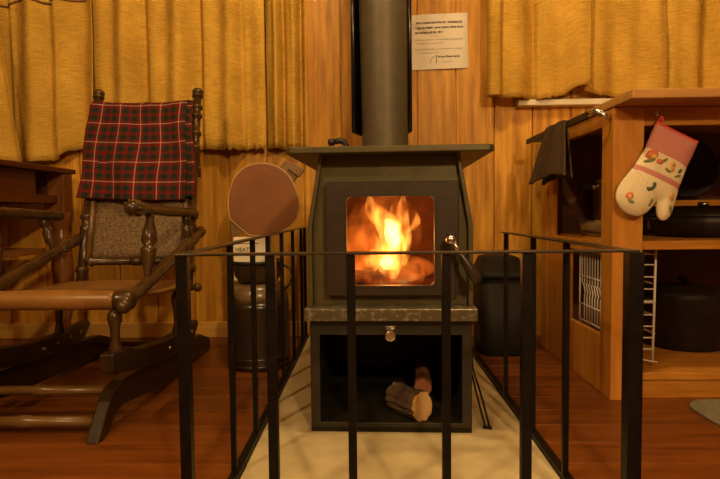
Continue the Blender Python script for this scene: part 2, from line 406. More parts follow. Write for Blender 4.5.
# door
dr = B()
ringplate(dr, roundrect(-.170, .182, .379, .681, .004, 4), roundrect(-.114, .118, .405, .642, .014, 4), -.006, .024)
door = so('door', dr, 'stovedoor', bevel=.003)
bm = B(); ringplate(bm, roundrect(-.119, .123, .400, .647, .018, 4), roundrect(-.1135, .1175, .4055, .6415, .0135, 4), -.0085, -.005)
so('glass_trim', bm, 'stovebox', door)
bm = B(); box(bm, -.117, .121, .008, .012, .402, .645); so('glass_pane', bm, 'glass', door)
bm = B(); box(bm, .150, .172, -.012, .0, .37, .545); so('latch_plate', bm, 'stovedoor', door, bevel=.002)
kz = .527
bm = B(); turned(bm, (.158, -.006, kz), (.155, -.062, kz + .002), [(0, .008), (.6, .007), (.62, .012), (.8, .0135), (.95, .010), (1, .004)], 16)
turned(bm, (.156, -.05, kz + .004), (.180, -.054, kz - .036), [(0, .007), (.5, .007), (1, .009)], 12)
so('handle_knob', bm, 'nickel', door, smooth=True, label='polished metal knob of the door handle')
bm = B(); turned(bm, (.177, -.054, kz - .032), (.224, -.056, kz - .106), [(0, .008), (.1, .010), (.5, .0135), (.85, .0145), (1, .011)], 16)
so('handle_grip', bm, 'grip', door, smooth=True, label='dark turned grip of the door handle')
bm = B(); turned(bm, (0, .005, .276), (0, -.032, .276), [(0, .006), (.35, .006), (.36, .014), (.9, .015), (1, .010)], 20)
box(bm, -.013, .013, -.002, .003, .286, .297)
so('draught_knob', bm, 'nickel', smooth=False, bevel=.001, label='metal draught control knob')

# flue pipe and its shield
PX_, PY_ = .0555, 1.875
bm = B(); lathe(bm, 0, 0, [(.0775, .770), (.0775, .775), (.0785, .95), (.085, 1.75), (.085, ZC)], 40)
for v in bm.verts: v.co.x += PX_ - .004 * (v.co.z - .77) * 2; v.co.y += PY_
fl = tag(obj('flue_pipe', bm, 'pipe', smooth=True), 'dark grey round flue pipe rising from the stove top', 'pipe')
bm = B(); R0, R1 = .106, .112
cx, cy = .044, 1.875
n = 28
def arc(r, z, trim=0): return [(cx + r * cos(radians(-4 + 188 * k / n)), cy + r * sin(radians(-4 + 188 * k / n)), z) for k in range(n + 1)]
zs = [.868, .876, 1.3, 1.8, 2.3]
def gr(u, v):
    k = u * n; a = radians(-4 + 188 * u); z = zs[round(v * 4)]
    return (cx + .095 * cos(a), cy + .095 * sin(a), z)
grid(bm, gr, n, 4)
ps = thing('pipe_shield', 'curved glossy black heat shield standing off behind the flue pipe', 'heat shield', (cx, cy, .868))
obj('shield_sheet', bm, 'blackgloss', ps, smooth=True, solid=.005)
for s in (-1, 1):
    bm = B(); turned(bm, (cx + s * .0945, cy - .010, .868), (cx + s * .0945, cy - .010, 2.3), [(0, .004), (.004, .0075), (1, .0075)], 12)
    obj('edge_strip', bm, 'blackgloss', ps, smooth=True)
bm = B(); tube(bm, [(cx, cy + .094, 1.55), (cx, W - .001, 1.55)], .008); obj('wall_stay', bm, 'blackiron', ps)
bm = B(); tube(bm, [(cx, cy + .094, 1.05), (cx, W - .001, 1.05)], .008); obj('wall_stay', bm, 'blackiron', ps)

# small cast lifting key lying on the stove top
dk = thing('lifting_key', 'small black iron lifting key on the back left of the stove top', 'key', (-.105, 1.93, .769))
bm = B(); turned(bm, (-.078, 1.93, .782), (-.136, 1.925, .848), [(0, .004), (1, .004)], 8)
bmesh.ops.delete(bm, geom=bm.verts[:], context='VERTS')
tube(bm, [(-.082, 1.93, .770), (-.080, 1.93, .835), (-.088, 1.93, .848), (-.10, 1.929, .851), (-.128, 1.927, .846)], [.010, .010, .011, .011, .009], 10)
obj('stem', bm, 'blackiron', dk, smooth=True)
bm = B(); turned(bm, (-.120, 1.927, .8475), (-.143, 1.926, .8435), [(0, .010), (.2, .0125), (.8, .0125), (1, .009)], 12)
obj('knob', bm, 'blackiron', dk, smooth=True)

# ------------------------------------------------------------------ fire
fire = thing('fire', 'bright orange fire blazing behind the stove glass', 'fire', (.06, 1.68, .385))
def tongue(name, pts, rs, mat, n=12, sy=.8):
    bm = B(); pts2 = []; rr = []
    m = len(pts)
    for i in range(m - 1):
        for k in range(4):
            t = k / 4; a, b = Vector(pts[i]), Vector(pts[i + 1]); s = t
            pts2.append(a.lerp(b, s)); rr.append(rs[i] + (rs[i + 1] - rs[i]) * s)
    pts2.append(Vector(pts[-1])); rr.append(rs[-1])
    tube(bm, pts2, rr, n)
    for v in bm.verts:
        q = noise.noise_vector(v.co * 22) * .010; v.co += Vector((q.x, q.y * .5, q.z))
    return obj(name, bm, mat, fire, smooth=True)
FY = 1.66
def T(px, z, y=FY): return (px, y, z)
tongue('flame', [T(.055, .398), T(.060, .45), T(.072, .50), T(.060, .545), T(.036, .58), T(.006, .612), T(-.004, .66)], [.022, .044, .044, .038, .030, .022, .003], 'flame')
tongue('flame', [T(.075, .40, 1.70), T(.085, .47, 1.70), T(.098, .54, 1.70), T(.106, .58, 1.70), T(.102, .62, 1.70), T(.110, .668, 1.70)], [.02, .040, .030, .021, .016, .002], 'flame')
tongue('flame', [T(.075, .52, 1.68), T(.078, .57, 1.68), T(.070, .60, 1.68), T(.073, .632, 1.68)], [.02, .022, .014, .002], 'flame')
tongue('flame', [T(.118, .545, 1.64), T(.135, .572, 1.64), T(.142, .602, 1.64)], [.004, .013, .001], 'flame')
tongue('flame', [T(-.03, .42, 1.72), T(-.04, .47, 1.72), T(-.03, .52, 1.72), T(-.045, .57, 1.72), T(-.04, .63, 1.72)], [.03, .045, .042, .028, .003], 'glow')
tongue('flame', [T(.02, .43, 1.63), T(.0, .46, 1.63), T(.03, .49, 1.63), T(.02, .53, 1.63)], [.012, .026, .022, .003], 'flame')
tongue('flame', [T(.066, .480, 1.655), T(.070, .515, 1.655), T(.064, .548, 1.655), T(.045, .578, 1.655)], [.010, .026, .023, .005], 'flamecore')
tongue('flame', [T(.042, .425, 1.62), T(.045, .445, 1.62), T(.050, .462, 1.62), T(.05, .48, 1.62)], [.008, .021, .018, .004], 'flamecore')
for cx_, cz_, rx_, rz_, yy_ in ((.0, .475, .125, .095, 1.74), (.06, .55, .115, .11, 1.76), (.05, .43, .15, .045, 1.66)):
    bm = B(); bmesh.ops.create_icosphere(bm, subdivisions=3, radius=1)
    for v in bm.verts: v.co = Vector((cx_ + v.co.x * rx_, yy_ + v.co.y * .09, cz_ + v.co.z * rz_))
    obj('flame_haze', bm, 'glow', fire, smooth=True)
def rough_log(name, p0, p1, r, mat, amp=.006, n=14, m=10):
    bm = B(); prof = [(0, r * .9), (.02, r)] + [(i / m, r) for i in range(1, m)] + [(.98, r), (1, r * .9)]
    turned(bm, p0, p1, prof, n)
    for v in bm.verts:
        q = noise.noise_vector(v.co * 30) * amp; v.co += q
    return obj(name, bm, mat, smooth=False)
tag(rough_log('burning_log', (-.10, 1.64, .402), (.16, 1.70, .400), .024, 'ember'), 'glowing log lying lowest across the firebox', 'log')
tag(rough_log('burning_log', (-.03, 1.79, .406), (.15, 1.68, .425), .018, 'charlog'), 'charred log leaning across the fire at right', 'log')

# ------------------------------------------------------------------ logs in the store
def split_log(name, p0, p1, poly, bark, lab, cut='cutwood'):
    r = thing(name, lab, 'firewood', (p0[0], p0[1], .026))
    p0, p1 = Vector(p0), Vector(p1); d = p1 - p0; u, v = frame(d); m = 12
    bm = B(); rings = []
    for i in range(m + 1):
        c = p0 + d * (i / m)
        rings.append([bm.verts.new(c + u * a + v * b + noise.noise_vector((c + u * a + v * b) * 45) * .0035) for a, b in poly])
    k = len(poly)
    for A, Bv in zip(rings, rings[1:]):
        for i in range(k): bm.faces.new((A[i], A[(i + 1) % k], Bv[(i + 1) % k], Bv[i]))
    bm.faces.new(rings[0][::-1]); bm.faces.new(rings[-1])
    obj('bark', bm, bark, r)
    bm = B(); e = p0 - d.normalized() * .0015
    A = [bm.verts.new(q.co + (e - p0)) for q in []]
    ring = [e + u * a * .97 + v * b * .97 + noise.noise_vector((p0 + u * a + v * b) * 45) * .0035 for a, b in poly]
    f0 = [bm.verts.new(q) for q in ring]; f1 = [bm.verts.new(q + d.normalized() * .006) for q in ring]
    bm.faces.new(f0[::-1]); bm.faces.new(f1)
    for i in range(k): bm.faces.new((f0[i], f0[(i + 1) % k], f1[(i + 1) % k], f1[i]))
    obj('cut_end', bm, cut, r, label='pale sawn end of the log')
    return r
circ = lambda a, b, n=18, j=.06: [((a * cos(2 * pi * k / n)) * (1 + j * sin(3 * k)), (b * sin(2 * pi * k / n)) * (1 + j * cos(2.3 * k))) for k in range(n)]
split_log('split_log', (.138, 1.482, .068), (.070, 1.585, .062), circ(.036, .041, 26, .06), 'bark', 'short bark covered firewood log with pale sawn end in the log store')
split_log('split_log', (.152, 1.60, .082), (.172, 1.84, .07), circ(.025, .024, 18, .05), 'redwood', 'reddish split log lying behind the pale ended log', 'redwood')

# ------------------------------------------------------------------ tongs
tg = thing('fire_tongs', 'thin black fire tongs leaning on the right side of the stove', 'tongs', (.315, 1.47, .008))
for dx, dz in ((0, 0), (.012, .0)):
    bm = B(); tube(bm, [(.293 + dx * .3, 1.62, .26), (.292 + dx * .5, 1.60, .14), (.300 + dx, 1.55, .08), (.309 + dx, 1.475, .013)], .0028, 8)
    obj('tong_arm', bm, 'iron', tg, smooth=True)
bm = B(); tube(bm, [(.303, 1.475, .0125), (.326, 1.47, .0125)], .005, 8); obj('tip', bm, 'iron', tg, smooth=True)
bm = B(); turned(bm, (.294, 1.62, .258), (.294, 1.622, .28), [(0, .004), (.3, .009), (.7, .009), (1, .003)], 10); obj('end_knob', bm, 'iron', tg, smooth=True)

# ------------------------------------------------------------------ crock, bowl, carton, paddle
cx, cy = -.445, 2.15
ck = thing('stoneware_crock', 'two tone brown and cream stoneware crock on the floor left of the stove', 'crock', (cx, cy, 0))
bm = B(); lathe(bm, cx, cy, [(.108, .0), (.118, .006), (.120, .03), (.121, .24), (.119, .262)], 36); obj('body', bm, 'crockdark', ck, smooth=True)
bm = B(); lathe(bm, cx, cy, [(.119, .262), (.117, .285), (.110, .310), (.096, .325), (.088, .33)], 36); obj('shoulder', bm, 'crocklight', ck, smooth=True, label='cream glazed shoulder')
for z, r in ((.012, .1205), (.040, .1215)):
    bm = B(); lathe(bm, cx, cy, [(r - .004, z), (r + .002, z + .003), (r + .002, z + .009), (r - .004, z + .012)], 36); obj('foot_band', bm, 'crockdark', ck, smooth=True)
bx, by = -.442, 2.14
bw = thing('brown_bowl', 'dark brown flared bowl sitting on the crock under the carton', 'bowl', (bx, by, .33))
bm = B(); lathe(bm, bx, by, [(.05, .331), (.075, .334), (.092, .36), (.098, .405), (.101, .412), (.095, .412), (.088, .36), (.06, .342), (.02, .340)], 36)
obj('bowl_body', bm, 'bowl', bw, smooth=True)
bm = B(); lathe(bm, bx, by, [(.099, .404), (.104, .408), (.104, .416), (.099, .419), (.094, .414)], 36); obj('rim', bm, 'blackiron', bw, smooth=True)
bm = B(); tube(bm, [(bx + .097, by, .40), (bx + .128, by - .01, .385), (bx + .138, by - .015, .355), (bx + .126, by - .015, .322), (bx + .105, by - .01, .300)], .004, 8); obj('wire_handle', bm, 'blackiron', bw, smooth=True)
ct = thing('cream_carton', 'cream printed carton standing in the brown bowl', 'carton', (-.458, 2.13, .342))
bm = B(); box(bm, -.525, -.392, 2.095, 2.165, .343, .509); obj('box', bm, 'carton', ct, bevel=.002)
text('HEATP', .0215, (-.517, 2.0945, .455), 'ink', ct, bold=.0006, sx=1.0)
bm = B(); box(bm, -.522, -.43, 2.0940, 2.0949, .484, .487); obj('printed_rule', bm, 'ink', ct)

pd = thing('round_paddle', 'round brown board with pale rim and diagonal wooden handle left of the stove', 'paddle', (-.41, 2.14, .513))
pp = [(-.546, .582), (-.552, .636), (-.545, .692), (-.528, .737), (-.500, .771), (-.461, .792), (-.412, .798), (-.366, .789), (-.322, .763), (-.291, .717), (-.273, .662), (-.270, .618), (-.284, .575), (-.311, .546), (-.348, .527), (-.393, .517), (-.440, .511), (-.470, .515), (-.478, .520), (-.545, .578)]
def smoothpoly(p, it=2):
    for _ in range(it):
        q = []
        for i in range(len(p)):
            a, b = p[i], p[(i + 1) % len(p)]
            q += [(a[0] * .75 + b[0] * .25, a[1] * .75 + b[1] * .25), (a[0] * .25 + b[0] * .75, a[1] * .25 + b[1] * .75)]
        p = q
    return p
sp_ = smoothpoly(pp)
ccx, ccz = -.41, .655
bm = B(); prism(bm, [(ccx + (a - ccx) * .975, ccz + (b - ccz) * .975) for a, b in sp_], 'y', 2.126, 2.142); obj('board', bm, 'paddle', pd, bevel=.003)
bm = B(); ringplate(bm, sp_, [(ccx + (a - ccx) * .974, ccz + (b - ccz) * .974) for a, b in sp_], 2.128, 2.146); obj('rim', bm, 'rim', pd, label='pale worn rim')
bm = B(); prism(bm, [(-.325, .808), (-.262, .761), (-.46, .535), (-.545, .512), (-.548, .575)], 'y', 2.147, 2.163); obj('handle', bm, 'handle', pd, bevel=.003)
bm = B(); prism(bm, [(-.297, .800), (-.251, .768), (-.272, .738), (-.318, .772)], 'y', 2.133, 2.147); obj('handle_strap', bm, 'handle', pd, bevel=.003)

# ------------------------------------------------------------------ waste bin
wb = thing('waste_bin', 'dark grey plastic lidded bin on the floor right of the stove', 'bin', (.535, 2.33, 0))
def rrbox(bm, levels, r=.05):
    rings = [[bm.verts.new((x, y, z)) for x, y in roundrect(x0, x1, y0, y1, r, 6)] for (x0, x1, y0, y1, z) in levels]
    for a, b in zip(rings, rings[1:]):
        n = len(a)
        for k in range(n): bm.faces.new((a[k], a[(k + 1) % n], b[(k + 1) % n], b[k]))
    bm.faces.new(rings[0][::-1]); bm.faces.new(rings[-1]); return bm
obj('bin_body', rrbox(B(), [(.462, .640, 2.25, 2.46, 0.0), (.457, .646, 2.245, 2.465, .01), (.448, .655, 2.23, 2.48, .322)]), 'bin', wb, smooth=True)
obj('lid', rrbox(B(), [(.442, .662, 2.222, 2.488, .323), (.442, .662, 2.222, 2.488, .345), (.452, .65, 2.235, 2.475, .352), (.472, .622, 2.262, 2.45, .405), (.485, .607, 2.28, 2.43, .412)]), 'bin', wb, smooth=True)

# ------------------------------------------------------------------ notice on the wall
sg = thing('paper_notice', 'printed cream paper notice pinned to the planks right of the flue', 'notice', (.34, W, 1.27), 0)
bm = B(); grid(bm, lambda u, v: (.203 + .264 * u + .004 * (1 - v), W - .003 - .004 * sin(pi * u) - .002 * (1 - v), 1.268 + .256 * v + .008 * u), 10, 10)
obj('paper', bm, 'paper', sg, solid=.0008)
Y_ = W - .0092
ROT = (pi / 2, 0, 0)
def line(s, z, size, mat='ink', x=.222, bold=0., width=None):
    o = text(s, size, (x, Y_, z), mat, sg, bold=bold)
    if width:
        xs_ = [v.co.x for v in o.data.vertices]; x0, x1 = min(xs_), max(xs_)
        for v in o.data.vertices: v.co.x = x0 + (v.co.x - x0) * width / (x1 - x0)
    for v in o.data.vertices: v.co.z += .024 * (v.co.x + sg.location.x - x)
    return o
line('It is recommended for the environment', 1.482, .0125, bold=.0006, x=.226, width=.215)
line('easy to inside your stove that goes', 1.459, .0125, bold=.0006, x=.222, width=.225)
line('to making of the fire', 1.437, .0125, bold=.0006, x=.222, width=.130)
line('Ensure to close the stove door after loading wood', 1.404, .009, 'inkpale', width=.222)
line('and empty ash weekly here', 1.388, .009, 'inkpale', x=.229, width=.12)
line('Leave small kindling and newspaper for others', 1.360, .009, 'inkpale', width=.218)
line('and sweep the hearth', 1.344, .009, 'inkpale', x=.240, width=.09)
line('Wood Fires Coals', 1.325, .0115, bold=.0006, x=.326, width=.105)
line('the stove', 1.303, .008, 'inkpale', x=.352, width=.045)
bm = B()                                                            # little arched stove emblem
tube(bm, [(.294, Y_, 1.297), (.294, Y_, 1.312), (.297, Y_, 1.320), (.303, Y_, 1.326), (.311, Y_, 1.329), (.316, Y_, 1.334)], .0012, 6)
box(bm, .3195, .3225, Y_ - .0004, Y_ + .0004, 1.297, 1.338)
obj('printed_emblem', bm, 'ink', sg)

# ------------------------------------------------------------------ curtains
CFN = []
def curtain(x0, x1, hem, ztop, y, folds, amp, lab, seed, name='burlap_curtain', fray=.004, lean=0, nu=90, nv=40, roll=0, mat='burlap', pleats=()):
    rnd = random.Random(seed); ph = rnd.uniform(0, 6); w = x1 - x0
    def yy(u, v):
        a = 0
        for k, (fq, am) in enumerate(folds): a += am * sin(2 * pi * fq * u + ph + k * 1.7 + .5 * sin(2 * v + seed))
        for u0, dep, wd in pleats:
            if u0 - wd < u <= u0: a += dep * (1 - (u0 - u) / wd) ** 1.5 / 1.55
            elif u0 < u < u0 + .03: a += dep * (1 - (u - u0) / .03) / 1.55
        return y - .018 + amp * 1.55 * a - .012 * noise.noise(Vector((u * 5 + seed, v * 4, 0)))
    def fn(u, v):
        h = lerp(hem, u) + fray * noise.noise(Vector((u * 60 * w, seed, 0))) + fray * .6 * noise.noise(Vector((u * 220 * w, seed, 3)))
        z = h + (ztop - h) * v
        return (x0 + w * u + lean * (1 - v) * (1 if u < .5 else 1), min(yy(u, v), W - .006), z)
    bm = B(); grid(bm, fn, nu, nv, lambda u, v: (u * w, v * (ztop - hem[0][1])))
    CFN.append(lambda x, z: yy((x - x0) / w, (z - lerp(hem, (x - x0) / w)) / (ztop - lerp(hem, (x - x0) / w))))
    t = thing(name, lab, 'curtain', (x0 + w / 2, y, min(h for _, h in hem)), group=None)
    obj('cloth', bm, mat, t, smooth=True, solid=.003)
    if roll:
        bm = B(); turned(bm, (x0 + .026, y - .047, hem[0][1] + .004), (x0 + .028, y - .047, ztop), [(0, .030), (.004, .033), (.5, .031), (1, .033)], 24)
        uvl = bm.loops.layers.uv.verify()
        for f in bm.faces:
            for l in f.loops: l[uvl].uv = (math.atan2(l.vert.co.y - y, l.vert.co.x - x0) * .04, l.vert.co.z)
        obj('rolled_edge', bm, mat, t, smooth=True)
    return t
ZU = 2.25
curtain(-2.12, -1.785, [(0, .86), (1, .845)], ZU, 2.505, [(2.2, .02), (4, .008)], 1, 'burlap curtain panel at the far left edge of the photo', 1, lean=.19)
c1 = curtain(-1.80, -1.285, [(0, .86), (.45, .852), (.6, .862), (.75, .905), (.9, .918), (1, .915)], ZU, 2.59, [(1.5, .020), (3.4, .008)], 1, 'burlap curtain panel with brown stitching left of the rocking chair', 2, pleats=((.63, .05, .16), (.20, .03, .12)))
curtain(-1.284, -.480, [(0, .912), (.3, .90), (.55, .892), (.62, .905), (.8, .897), (1, .905)], ZU, 2.585, [(3.2, .014), (6.5, .010)], 1, 'wide burlap curtain panel behind the rocking chair', 3, fray=.012, nu=200, pleats=((.30, .025, .10), (.62, .03, .09), (.86, .03, .08)))
curtain(-.478, -.285, [(0, .905), (1, .895)], ZU, 2.60, [(2.5, .020), (4.6, .006)], 1, 'narrow gathered burlap curtain just left of the flue', 4)
curtain(.542, 1.008, [(0, 1.116), (.55, 1.113), (.75, 1.128), (.88, 1.165), (1, 1.172)], ZU, 2.572, [(1.2, .014), (3.3, .006)], 1, 'burlap curtain with rolled left edge right of the notice', 5, roll=1, fray=.008, pleats=((.48, .03, .14),))
curtain(.992, 1.368, [(0, 1.150), (.2, 1.130), (1, 1.120)], ZU, 2.606, [(1.1, .012), (3.1, .005)], 1, 'middle burlap curtain above the worktop corner', 6)
curtain(1.37, 1.85, [(0, 1.122), (1, 1.12)], ZU, 2.612, [(2.3, .012), (4.1, .008)], 1, 'burlap curtain at the far right above the worktop', 8)
seam_ = [(-1.785, 1.555), (-1.765, 1.556), (-1.73, 1.585), (-1.69, 1.590), (-1.655, 1.603), (-1.60, 1.612), (-1.565, 1.600), (-1.545, 1.588), (-1.51, 1.586), (-1.45, 1.598), (-1.38, 1.603), (-1.30, 1.606)]
bm = B(); pts = []
for (a, b), (c, d) in zip(seam_, seam_[1:]):
    for k in range(5): pts.append((a + (c - a) * k / 5, b + (d - b) * k / 5))
tube(bm, [(x, CFN[1](x, z) - .003, z + .0025 * sin(60 * x)) for x, z in pts], .0055, 8)
obj('stitched_seam', bm, 'stitch', c1, smooth=True, label='dark brown stitched seam')

# ------------------------------------------------------------------ side table at left
tb = thing('side_table', 'dark mahogany side table with turned legs behind the rocking chair', 'table', (-1.75, 2.2, 0))
obj('tabletop', box(B(), -2.12, -1.365, 1.78, 2.545, .790, .812), 'table', tb, bevel=.004)
bm = B(); box(bm, -1.43, -1.405, 1.83, 2.46, .655, .692); box(bm, -1.415, -1.407, 1.85, 2.30, .69, .790); box(bm, -2.08, -1.43, 2.47, 2.49, .655, .79); box(bm, -2.08, -1.43, 1.83, 1.85, .655, .79)
obj('apron', bm, 'table', tb, bevel=.002)
obj('shelf', box(B(), -2.08, -1.47, 1.86, 2.46, .43, .455), 'tableleg', tb, bevel=.003)
LP = [(0, .030), (.05, .036), (.12, .030), (.2, .022), (.25, .026), (.30, .034), (.62, .047), (.70, .040), (.74, .028), (.78, .040), (.82, .044), (.86, .030), (.90, .034), (.93, .042), (1, .042)]
for xx, yv in ((-1.413, 2.49), (-1.413, 1.83), (-2.07, 2.49), (-2.07, 1.83)):
    bm = B(); turned(bm, (xx, yv, 0), (xx, yv, .615), LP, 20); obj('leg', bm, 'tableleg', tb, smooth=True)
    bm = B(); box(bm, xx - .038, xx + .038, yv - .038, yv + .038, .61, .792); obj('leg_block', bm, 'tableleg', tb, bevel=.004)

# ------------------------------------------------------------------ platform rocking chair
rc = thing('rocking_chair', 'antique turned wood platform rocking chair with leather seat', 'chair', (-.92, 1.85, 0))
def rp(name, bm, mat='antique', parent=rc, smooth=True, **kw): return obj(name, bm, mat, parent, smooth=smooth, **kw)
def beads(r, spec):
    """profile with raised rings: spec [(t, radius factor, halfwidth)] on a rod of radius r"""
    pts = [(0, r)]
    for t, fac, hw in spec: pts += [(t - hw, r), (t - hw * .6, r * fac), (t + hw * .6, r * fac), (t + hw, r)]
    pts.append((1, r)); return pts
posts = {'L': ((-1.074, 2.0, .32), (-1.119, 2.28, 1.075)), 'R': ((-.672, 2.0, .32), (-.706, 2.28, 1.075))}
for k, (a, b) in posts.items():
    a, b = Vector(a), Vector(b)
    bm = B(); turned(bm, a, b, beads(.0165, [(.10, 1.4, .015), (.30, 1.3, .02), (.36, 1.45, .012), (.72, 1.35, .01), (.80, 1.35, .01), (.90, 1.35, .01), (.95, 1.35, .01)]), 16)
    post = rp('back_post', bm)
    d = (b - a).normalized()
    bm = B(); turned(bm, b, b + d * .048, [(0, .013), (.1, .013), (.15, .022), (.3, .0235), (.38, .014), (.45, .020), (.7, .0235), (.9, .017), (1, .006)], 16)
    rp('finial', bm, parent=post)
def pz(side, z):
    a, b = map(Vector, posts[side]); t = (z - a.z) / (b.z - a.z); return a.lerp(b, t)
def cross(name, z, r, mat='antique', ext=0):
    a, b = pz('L', z), pz('R', z); d = (b - a).normalized()
    bm = B(); turned(bm, a - d * ext, b + d * ext, beads(r, [(.08, 1.4, .02), (.92, 1.4, .02), (.5, 1.2, .04)]), 14); return rp(name, bm, mat)
cross('top_rail', 1.045, .015); cross('lower_rail', .426, .014)
# upholstered back panel between the posts, from the lower rail to the top rail
def bpanel(u, v):
    z = .438 + .575 * v; a, b = pz('L', z), pz('R', z); q = a.lerp(b, .075 + .85 * u)
    return (q.x, q.y + .004 - .006 * sin(pi * u), z)
bm = B(); grid(bm, bpanel, 20, 24); rp('back_panel', bm, 'needle', solid=.012)
for s in (.055, .945):
    bm = B(); pts = []
    for z in (.43, .6, .8, 1.03):
        q = pz('L', z).lerp(pz('R', z), s); pts.append((q.x, q.y - .004, q.z))
    tube(bm, pts, .012, 10); rp('panel_stile', bm, 'antiquelight')
# seat
def seatf(u, v):
    yv = 1.46 + .53 * v; z = .386 - .035 * v + .006 * sin(pi * u) - .012 * sin(pi * v)
    return (-1.12 + .465 * u + (.02 * v if u > .5 else .03 * v) * 0, yv, z)
bm = B(); grid(bm, seatf, 24, 20); rp('seat', bm, 'leather', solid=.014)
bm = B(); turned(bm, (-1.135, 1.465, .370), (-.690, 1.465, .370), [(0, .024), (.02, .0265), (.98, .0265), (1, .024)], 20); rp('seat_front_roll', bm, 'leather')
bm = B(); turned(bm, (-1.16, 1.465, .370), (-.640, 1.465, .370), [(0, .02), (.05, .024), (.06, .022), (.902, .022), (.91, .0285), (.925, .0275), (.985, .0265), (1, .020)], 18); rp('front_rail', bm, 'antique')
bm = B(); turned(bm, (-1.14, 1.95, .338), (-.605, 1.95, .338), [(0, .004), (.015, .015), (.04, .016), (.05, .010), (.07, .014), (.93, .014), (.95, .010), (.96, .016), (.985, .016), (1, .004)], 16); rp('rear_rail', bm)
for s, xs_ in ((1, -.66), (-1, -1.115)):
    xo = -.672 if s == 1 else -1.165
    # arm
    bm = B(); turned(bm, (xo + .004, 1.515, .620), (xo + (0 if s == 1 else .02), 2.105 if s == 1 else 2.02, .602 if s == 1 else .598), [(0, .008), (.012, .018), (.04, .0225), (.12, .0225), (.17, .017), (.20, .020), (.23, .016), (.5, .018), (.80, .0155), (.84, .020), (.88, .014), (.93, .020), (.98, .019), (1, .008)], 18)
    arm = rp('arm', bm)
    bm = B()
    for k in range(10):
        for t in (.03, .06, .09):
            p = Vector((xo + .004, 1.515 + t * .59, .62 - t * .018)); a = k * pi / 5 + t * 20
            c_ = p + Vector((cos(a) * .0225, 0, sin(a) * .0225)); bmesh.ops.create_icosphere(bm, subdivisions=1, radius=.0035, matrix=Matrix.Translation(c_))
    rp('carved_knob', bm, 'antiquelight', parent=arm)
    # turned supports
    bm = B(); turned(bm, (xo + .003, 1.665, .606), (xo + (.008 if s == 1 else .05), 1.615, .405), [(0, .010), (.06, .013), (.12, .012), (.30, .021), (.42, .0235), (.50, .014), (.53, .0225), (.57, .023), (.62, .0215), (.85, .013), (.92, .010), (1, .010)], 16); rp('arm_support', bm)
    bm = B(); turned(bm, (xo, 2.0 if s == 1 else 1.93, .600), (xo + .006 if s == 1 else xo + .045, 1.99 if s == 1 else 1.92, .50 if s == 1 else .478), [(0, .010), (.1, .016), (.3, .016), (.35, .010), (.5, .017), (.75, .017), (.85, .010), (1, .012)], 14); rp('arm_support', bm)
    # sloping side rail with carved end
    xd = -.662 if s == 1 else -1.105
    bm = B(); turned(bm, (xd, 2.16, .538), (xd + .002, 1.425, .352), [(0, .006), (.02, .019), (.055, .021), (.09, .013), (.11, .019), (.17, .022), (.24, .019), (.28, .022), (.34, .015), (.42, .018), (.7, .0195), (.93, .017), (.95, .021), (.98, .020), (1, .010)], 18)
    sr = rp('side_rail', bm)
    bm = B()
    for k in range(10):
        for t in (.25, .28, .31):
            p = Vector((xd, 2.16, .538)).lerp(Vector((xd, 1.425, .352)), t); a = k * pi / 5 + t * 30
            bmesh.ops.create_icosphere(bm, subdivisions=1, radius=.0038, matrix=Matrix.Translation(p + Vector((cos(a) * .020, 0, sin(a) * .020))))
    rp('carving', bm, 'antiquelight', parent=sr)
    # legs onto the rocker
    xr = -.690 if s == 1 else -1.115
    for yv, z1, z0 in ((1.455, .346, .225), (1.93, .326, .165)):
        bm = B(); turned(bm, (xr, yv, z1), (xr, yv, z0), [(0, .010), (.08, .017), (.2, .020), (.4, .013), (.7, .012), (.85, .018), (1, .018)], 14); rp('leg', bm)
    bm = B(); prism(bm, [(1.40, .238), (1.50, .236), (1.57, .212), (1.75, .190), (1.97, .182), (2.10, .192), (2.115, .176), (2.06, .128), (1.79, .124), (1.6, .146), (1.44, .176), (1.40, .19)], 'x', xr - .019, xr + .019)
    rk = rp('rocker', bm, 'rockerdark', smooth=False, bevel=.005)
    for yv, zz in ((1.80, .155), (1.88, .155), (1.96, .158), (2.03, .160)):
        bm = B(); turned(bm, (xr + .017, yv, zz), (xr + .024, yv, zz), [(0, .007), (.7, .007), (1, .004)], 10); rp('stud', bm, 'brass', parent=rk)
    xb = -.735 if s == 1 else -1.16
    bm = B(); prism(bm, [(1.395, .002), (1.41, .018), (1.47, .088), (1.50, .112), (1.55, .124), (1.75, .124), (2.05, .115), (2.28, .095), (2.40, .055), (2.42, .02), (2.40, .0), (2.25, .004), (2.0, .018), (1.7, .03), (1.56, .052), (1.51, .046), (1.44, .002)], 'x', xb - .019, xb + .019)
    rp('base_rail', bm, 'rockerdark', smooth=False, bevel=.005)
for yv, zz, r in ((1.535, .100, .013), (1.455, .040, .014), (2.3, .05, .012)):
    bm = B(); turned(bm, (-1.15, yv, zz), (-.74, yv, zz), beads(r, [(.5, 1.25, .05)]), 14); rp('stretcher', bm, 'antiquelight')

